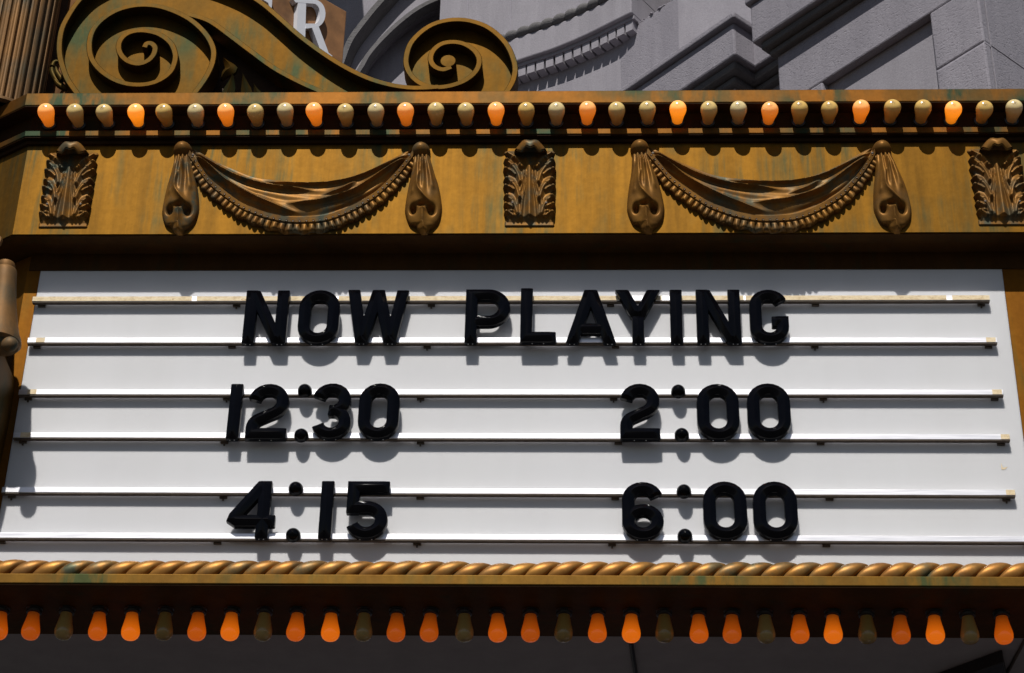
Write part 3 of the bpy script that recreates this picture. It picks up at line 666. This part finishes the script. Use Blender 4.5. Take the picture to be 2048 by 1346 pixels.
R3 = [(376, 27), (420, 42), (466, 75), (510, 108), (549, 136), (599, 163), (639, 181), (672, 198)]
R4 = [(998, 206), (1014, 181), (1027, 156), (1029, 126), (1011, 85), (971, 51), (918, 38), (865, 48), (825, 80), (812, 116), (818, 143), (838, 164), (865, 173), (898, 171), (931, 159), (953, 139), (958, 116), (944, 96), (918, 84), (888, 85), (868, 98), (861, 116), (868, 131), (885, 138), (902, 133)]
rim(R1); rim(R2, k=1); rim(R3, k=2); rim(R4, k=3)
bc = at(896, 121, YS); MB().lathe([(.0215, -.06), (.0215, -.002), (.0195, 0), (.0005, .0005)], (bc[0], YS+.001, bc[2]), (0, -1, 0), 24).build('volute_button', M_scroll, sc_t, 40)
FL = YS+.034
P2 = [tuple(p) for p in smooth(sxz(R2[:14]), 4)]; end1 = [tuple(p) for p in smooth(sxz([(424, 127), (427, 102), (440, 60), (470, 10)]), 3)]
MB().slab([tuple(p) for p in smooth(sxz(R2[:11]), 4)]+sxz([(405, 20), (427, 80), (424, 127), (411, 155), (391, 183), (376, 205)]), FL, FL+.022).build('volute_floor', M_scroll, sc_t, None)
MB().slab([tuple(p) for p in smooth(sxz(R2[10:]), 4)]+sxz([(846, 195), (760, 205), (672, 205)])+[tuple(p) for p in smooth(sxz(R3[::-1]), 4)], FL+.0025, FL+.0235).build('band_floor', M_scroll, sc_t, None)
MB().slab([tuple(p) for p in smooth(sxz(R4[:13]), 4)], FL+.0012, FL+.0222).build('volute_floor', M_scroll, sc_t, None)
MB().slab(sxz([(395, 210), (432, 40), (480, 92), (600, 168), (680, 210)], .0), .0, .02).build('back_panel', M_hole, sc_t)
MB().box(-1.34, -1.17, .07, .11, 5.2085, 5.95).build('back_panel', M_hole, sc_t)
# leaf sprig tucked under the band
sp = thing('leaf_sprig', 'small pointed leaf sprig tucked between the large volute and its band', 'leaf sprig', (at(460, 190, -.06)[0], -.06, 5.208))
def blade(pts, wid, Y, bulge, name, parent, m=M_scroll):
    P = [np.array(p) for p in smooth(sxz(pts, Y), 4)]; n = len(P); G = []
    for i, p in enumerate(P):
        t = P[min(i+1, n-1)]-P[max(i-1, 0)]; t /= np.linalg.norm(t); nn = np.array([-t[1], t[0]])
        wv = np.interp(i/(n-1), np.linspace(0, 1, len(wid)), wid)
        G.append([(p[0]+nn[0]*wv*q, Y-bulge*(1-abs(q))-.004*math.sin(math.pi*i/(n-1)), p[1]+nn[1]*wv*q) for q in (-1, -.5, 0, .5, 1)])
    mb = MB(); mb.grid(G); mb.grid([[(x, y*0+Y+.006, z) for x, y, z in r] for r in G]); 
    R_ = len(G)
    mb.grid([[r[0] for r in G], [(r[0][0], Y+.006, r[0][2]) for r in G]]); mb.grid([[r[-1] for r in G], [(r[-1][0], Y+.006, r[-1][2]) for r in G]])
    return mb.build(name, m, parent, 50)
blade([(443, 160), (452, 148), (462, 139), (448, 119)], [.002, .012, .018, .003], -.075, .010, 'leaf', sp)
blade([(452, 200), (460, 178), (466, 150)], [.020, .015, .001], -.085, .012, 'leaf', sp)
blade([(496, 200), (492, 178), (486, 150)], [.018, .013, .001], -.085, .012, 'leaf', sp)
blade([(524, 205), (516, 190), (508, 170)], [.016, .011, .001], -.070, .010, 'leaf', sp)
sp2 = thing('leaf_curl', 'small dark curled leaf between the fluted column and the large volute', 'leaf curl', (at(112, 180, -.02)[0], -.02, 5.208))
for k, pts in enumerate([[(128, 176), (112, 160), (104, 142), (108, 126), (118, 124), (122, 136)], [(132, 180), (118, 172), (108, 158)], [(126, 165), (116, 150), (113, 138)]]):
    P = [(x, -.02-.004*k, z) for x, z in smooth(sxz(pts, -.02), 4)]; mb = MB(); mb.tube(P, list(np.interp(np.linspace(0, 1, len(P)), [0, .5, 1], [.009, .008, .003])), 9); mb.build('leaf', M_scroll, sp2, 60)

# ------------------------------------------------------------------ fluted column
fc = thing('fluted_column', 'fluted gold and green painted column standing on the marquee corner', 'column', (-1.405, -.005, 5.208))
def plan_flutes(R, n, ribw=.32, dep=.010):
    pts = []
    for i in range(n):
        a0 = 2*math.pi*i/n; da = 2*math.pi/n
        for f, r in [(0, R), (ribw*.5, R+.0008), (ribw, R), (ribw+.06, R-dep*.7), (ribw+.2, R-dep), (.5+ribw*.5, R-dep*1.1), (.94-.14, R-dep), (.94, R-dep*.7)]:
            a = a0+da*f; pts.append((-1.405+r*math.cos(a), -.005+r*math.sin(a)))
    return pts
MB().prism(plan_flutes(.113, 30), 5.2085, 6.6).build('shaft', M_flute, fc)
MB().lathe([(.100, 0), (.1165, .001), (.1165, .008), (.113, .012), (.105, .014)], (-1.405, -.005, 5.2085), (0, 0, 1), 40).build('base_ring', M_flute, fc, 40)

# ------------------------------------------------------------------ scroll-end console at the board's corner
cs = thing('console_scroll', 'painted scroll console with rolled end at the board edge below the frieze corner', 'console', (-1.25, -.13, 4.1))
YC = -.195
a0 = at(13, 529, YC); a1 = at(-2, 690, YC); axd = np.array([a1[0]-a0[0], 0, a1[2]-a0[2]]); Lc = np.linalg.norm(axd)
MB().lathe([(.012, -.006), (.020, -.003), (.022, .004), (.0205, .012), (.0255, .016), (.0275, .022), (.028, .05), (.032, .11), (.040, .17), (.0465, .205), (.052, .220), (.053, .232), (.047, .240), (.03, .244)], a0, axd, 30).build('rolled_scroll', M_flute, cs, 40)
k0 = at(17, 684, YC-.052); MB().lathe([(.0205*math.cos(math.radians(a)), .018*math.sin(math.radians(a))) for a in (-20, 0, 15, 30, 45, 60, 75, 86)]+[(.0003, .018)], (k0[0], k0[1]+.012, k0[2]), (-.1, -1, .05), 22).build('knob', M_flute, cs, 50)
k1 = at(-8, 492, YC); MB().lathe([(.003, 0), (.018, .002), (.021, .009), (.018, .016), (.003, .018)], (k1[0], YC-.01, k1[2]), (0, -1, 0), 22).build('knob', M_flute, cs, 50)
prof = [(4.40, -.215, -1.236), (4.36, -.205, -1.232), (4.30, -.198, -1.232), (4.24, -.190, -1.233), (4.18, -.178, -1.235), (4.12, -.150, -1.238), (4.07, -.115, -1.240), (4.03, -.06, -1.242), (4.01, -.01, -1.244)]
mb = MB(); mb.rings([[(-1.31, .0, z), (-1.31, y, z), (-1.262, y-.006, z), (x-.012, y, z), (x, y+.012, z), (x, .0, z)] for z, y, x in prof]); mb.build('console_body', M_scroll, cs, 40)
MB().box(-1.31, -1.262, -.17, .0, 4.402, 4.60).build('console_back', M_scroll, cs, bevel=.004)

# ================================================================== grey stone building behind
E1 = np.array([-.68, .733]); E2 = np.array([.733, .68]); N1 = np.array([-.733, -.68]); N2 = np.array([.68, -.733])
bd = thing('stone_building', 'grey stuccoed building with angled piers, heavy cornices and a dentilled curved band', 'building', (1.2, 2.2, 0))
def oblong(P, u0, u1, v0, v1, z0, z1, mb=None):      # P corner, u along E1, v along E2 (into the building)
    mb = mb or MB(); c = lambda u, v: tuple(np.array(P)+E1*u+E2*v)
    return mb.prism([c(u0, v0), c(u0, v1), c(u1, v1), c(u1, v0)], z0, z1)
PA = at(1968, 83, .6)[:2]; kA = (.6-CP[1])/(1.0-CP[1])
def ob(P, k, u0, u1, v0, v1, z0, z1): return oblong(P, u0*k, u1*k, v0*k, v1*k, 1.6+(z0-1.6)*k if z0 else 0, 1.6+(z1-1.6)*k)
# pier with a sunk panel
ob(PA, kA, .002, .9015, .038, 1.6, 0, 8.2).build('pier_core', M_stone2, bd)
ob(PA, kA, 0, .2035, 0, .0365, 5.0, 6.3455).build('pier_block', M_stone, bd, bevel=.006)
ob(PA, kA, 0, .2035, 0, .0365, 6.3505, 6.604).build('pier_block', M_stone, bd, bevel=.006)
ob(PA, kA, 0.0, .9025, 0, .0365, 6.6045, 7.9).build('pier_block', M_stone, bd, bevel=.006)
ob(PA, kA, .6985, .9025, 0, .0365, 5.0, 6.604).build('pier_block', M_stone, bd, bevel=.006)
ob(PA, kA, -.0015, .0015, .0367, 1.6, 5.0, 6.3455).build('pier_block', M_stone, bd, bevel=.001)
ob(PA, kA, -.0015, .0015, .0367, 1.6, 6.3505, 7.9).build('pier_block', M_stone, bd, bevel=.001)
ob(PA, kA, .0005, .205, .004, .0366, 6.344, 6.352).build('joint', M_stonepale, bd)
ob(PA, kA, .001, .004, .0368, 1.6, 6.344, 6.352).build('joint', M_stonepale, bd)
mb = ob(PA, kA, -.02, .957, -.075, .1, 6.905, 7.09); mb.build('cornice', M_stone, bd, bevel=.008)
ob(PA, kA, -.04, .972, -.092, .1, 7.0905, 7.3).build('cornice_cap', M_stone, bd, bevel=.012, seg=3)
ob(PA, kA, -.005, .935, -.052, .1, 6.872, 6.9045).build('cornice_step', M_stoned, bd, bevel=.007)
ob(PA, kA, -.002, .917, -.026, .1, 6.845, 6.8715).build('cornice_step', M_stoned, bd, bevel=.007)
# second pier, set back
PB = at(1470, 108, 1.7)[:2]; kB = (1.7-CP[1])/(1.15-CP[1])
RB = .098
for v0, u0, dz, dd in ((0, 0, 0, 0), (RB, -.9, .0006, .0004)):
    v1 = .16 if v0 == 0 else 1.0; e = 1 if v0 == 0 else 0
    ob(PB, kB, u0, 1.2-dd, v0, v1, 6.426+dz, 6.570-dz).build('pier_cornice', M_stone, bd, bevel=.008)
    ob(PB, kB, u0-.020*e, 1.2-dd, v0-.020, v1, 6.5705+dz, 6.600-dz).build('pier_cap', M_stone, bd, bevel=.009, seg=3)
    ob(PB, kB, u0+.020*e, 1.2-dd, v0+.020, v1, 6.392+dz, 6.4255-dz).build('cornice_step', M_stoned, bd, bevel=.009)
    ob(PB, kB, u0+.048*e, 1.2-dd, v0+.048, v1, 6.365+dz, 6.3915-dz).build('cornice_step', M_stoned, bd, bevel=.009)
    ob(PB, kB, u0+.075*e, 1.2-dd, v0+.075, v1+.05*e, 0, 6.3645-dz).build('pier_core', M_stone2, bd)
# plain wall rising behind the second pier, and the broken-edged block beside it
PC = at(1358, 60, 2.3)
MB().prism([(PC[0], PC[1]), (PC[0]+1.5, PC[1]+.12), (PC[0]+1.5, PC[1]+.9), (PC[0], PC[1]+.9)], 5.6, 9.6).build('wall', M_stone2, bd)
PD = PC[:2]-np.array([.001, .001]); zD = hit(1310, 24, [*PD, 0], np.array([*N1, 0]))[2]; uD = np.dot(hit(1233, 110, [*PD, 0], np.array([*N1, 0]))[:2]-PD, E1)
oblong(PD, 0, uD, 0, .5, 5.6, zD).build('block', M_stone, bd, bevel=.004)
mb = MB()
for i in range(26):                                     # crumbled plaster along the block's top edge
    u = uD*(i+.5)/26*.85; s_ = random.uniform(.003, .007)
    c = PD+E1*(u)+E2*random.uniform(-.002, .012); mb.lathe([(s_*.4, -s_*.5), (s_*1.5, -s_*.2), (s_*1.3, s_*.4), (s_*.3, s_*.8)], (c[0], c[1], zD+.002), (random.uniform(-.5, .5), random.uniform(-.5, .5), 1), 6)
mb.build('crumbled_edge', M_stonepale, bd)
# curved band with rope and dentils
zE = 7.75
Epx = [(860, 178), (930, 158), (1040, 119), (1109, 96), (1175, 68), (1219, 46), (1262.5, 24.6)]
EP = [hitz(x, y, zE)[:2] for x, y in Epx]; EPs = [np.array(p) for p in smooth(EP, 6)]
def off(P, d):
    out = []
    for i, p in enumerate(P):
        t = P[min(i+1, len(P)-1)]-P[max(i-1, 0)]; t /= np.linalg.norm(t); out.append(p+np.array([-t[1], t[0]])*d)
    return out
def ribbon(P, d0, d1, z0, z1, name, m, bevel=0):
    A = off(P, d0); B = off(P, d1); return MB().prism([tuple(p) for p in A]+[tuple(p) for p in B[::-1]], z0, z1).build(name, m, bd, bevel=bevel)
ribbon(EPs, 0, .5, zE, zE+.135, 'curved_band', M_stone2, .006)
ribbon(EPs, .020, .5, zE-.018, zE-.0005, 'band_step', M_stone2)
ribbon(EPs, .078, .6, 5.6, zE-.0185, 'curved_wall', M_stone2)
ribbon(EPs, .06, .6, zE+.1355, 10.5, 'curved_wall', M_stone2)
cum = np.r_[0, np.cumsum([np.linalg.norm(b_-a) for a, b_ in zip(EPs, EPs[1:])])]
def along(s): 
    p = np.array([np.interp(s, cum, [q[0] for q in EPs]), np.interp(s, cum, [q[1] for q in EPs])]); q = np.array([np.interp(s+.01, cum, [q[0] for q in EPs]), np.interp(s+.01, cum, [q[1] for q in EPs])])
    t = q-p
    if np.linalg.norm(t) < 1e-6: t = EPs[-1]-EPs[-2]
    t /= np.linalg.norm(t); return p, t, np.array([-t[1], t[0]])
nd = int(cum[-1]/.0455)
for i in range(nd):
    p, t, n_ = along(cum[-1]-.03-i*.0455); c = lambda a, b_: tuple(p+t*a+n_*b_)
    MB().prism([c(-.0180, .026), c(.0180, .026), c(.0180, .077), c(-.0180, .077)], zE-.070, zE-.0185).build('dentil', M_stone2, bd)
for i in range(int(cum[-1]/.060)):
    p, t, n_ = along(cum[-1]-.02-i*.060); pts = []; rad = []
    for k in range(7):
        s = k/6; q = p+t*((s-.5)*.070)+n_*(.018-.012*math.sin(math.pi*s)); pts.append((q[0], q[1], zE+.158+(s-.5)*.014)); rad.append(.027*math.sin(math.pi*(s*.84+.08))**.6)
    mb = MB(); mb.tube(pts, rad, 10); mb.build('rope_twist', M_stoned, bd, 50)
for px in (929, 1033):
    q = hitz(px, 60, zE+.3)[:2]; k_ = int(np.argmin([np.linalg.norm(np.array(e)-q) for e in EPs])); p, t, n_ = along(cum[k_]); c = lambda a, b_: tuple(p+t*a+n_*b_)
    MB().prism([c(-.003, .0585), c(.003, .0585), c(.003, .0605), c(-.003, .0605)], zE+.18, 10.4).build('joint', M_stonepale, bd)
# return of the band at its end
pe, te, ne = along(cum[-1]); c = lambda a, b_: tuple(pe+E2*a+N1*0+np.array([0, 0])+E1*b_)
# arch mouldings and the wall they frame
YA = 3.15
c2 = crop(400, 0, 3.0118)
def sweep_arch(pts, hw, d, y, name, m):
    P = smooth(xz(c2(pts), y), 6); mb = MB(); mb.sweep(P, [(-hw, 0), (-hw, d*.6), (-hw*.5, d), (hw*.5, d), (hw, d*.6), (hw, 0)], y, False); mb.build(name, m, bd, 40)
arch1 = [(800, 640), (850, 500), (890, 385), (925, 310), (985, 228), (1055, 140), (1135, 50), (1200, -20), (1300, -110)]
arch2 = [(900, 640), (945, 500), (985, 430), (1020, 368), (1090, 285), (1205, 175), (1335, 80), (1480, 15), (1640, -50)]
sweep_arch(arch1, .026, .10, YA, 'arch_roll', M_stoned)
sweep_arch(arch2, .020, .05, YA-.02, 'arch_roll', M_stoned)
A1 = [tuple(p) for p in smooth(xz(c2(arch1), YA), 4)]; A2 = [tuple(p) for p in smooth(xz(c2(arch2), YA), 4)]
MB().slab(A1+A2[::-1], YA-.02, YA+.1).build('arch_band', M_stone2, bd)
MB().box(-2.4, 3.2, YA+.06, YA+.5, 5.4, 12).build('back_wall', M_stone2, bd)
MB().box(-2.2, -.98, YA-.7, YA+.06, 9.0, 9.3).build('added_shade_block', M_stone, bd, bevel=.01)  # unseen overhang, added to shade the wall left of the arch

# ------------------------------------------------------------------ theatre name sign
Pn = at(694, 23, .62); n3 = np.array([*N2, 0]); sg = thing('theatre_sign', 'brown upright sign board with raised white serif letters behind the scroll', 'sign', (Pn[0]-.3, Pn[1]-.3, 5.3))
def onb(pts, d=0): return [hit(x, y, [Pn[0]+N2[0]*d, Pn[1]+N2[1]*d, 0], n3) for x, y in pts]
c = lambda u, v: tuple(Pn[:2]-E2*u-N2*v)
MB().prism([c(0, 0), c(.9, 0), c(.9, .10), c(0, .10)], 5.2, Pn[2]).build('board', M_board, sg, bevel=.004)
def raised(polys, name):
    mb = MB()
    for k, poly in enumerate(polys):
        F_ = onb(c2(poly), .020+.0004*k); n = len(F_); vs = [tuple(p) for p in F_]+[tuple(p-n3*.0195) for p in F_]
        mb.add(vs, [tuple(range(n)), tuple(range(n, 2*n))[::-1]]+[(i, n+i, n+(i+1) % n, (i+1) % n) for i in range(n)])
    mb.build(name, M_white, sg)
bo = arc(690, 82, 66, 84, -95, 92, 14); bi = arc(686, 84, 38, 62, -88, 88, 12)
raised([[(592, -8), (640, -8), (632, 300), (645, 330), (560, 330), (578, 300)], [(560, -10), (690, -10), (688, 22), (575, 14)],
        [(x, y) for x, y in bo]+[(x, y) for x, y in bi[::-1]], [(640, 142), (690, 142), (690, 166), (636, 172)],
        [(672, 158), (712, 150), (775, 318), (800, 338), (738, 338)]], 'letter_r')
raised([[(378, -60), (438, -40), (432, 46), (420, 46), (412, 18), (378, -4)]], 'letter_e')
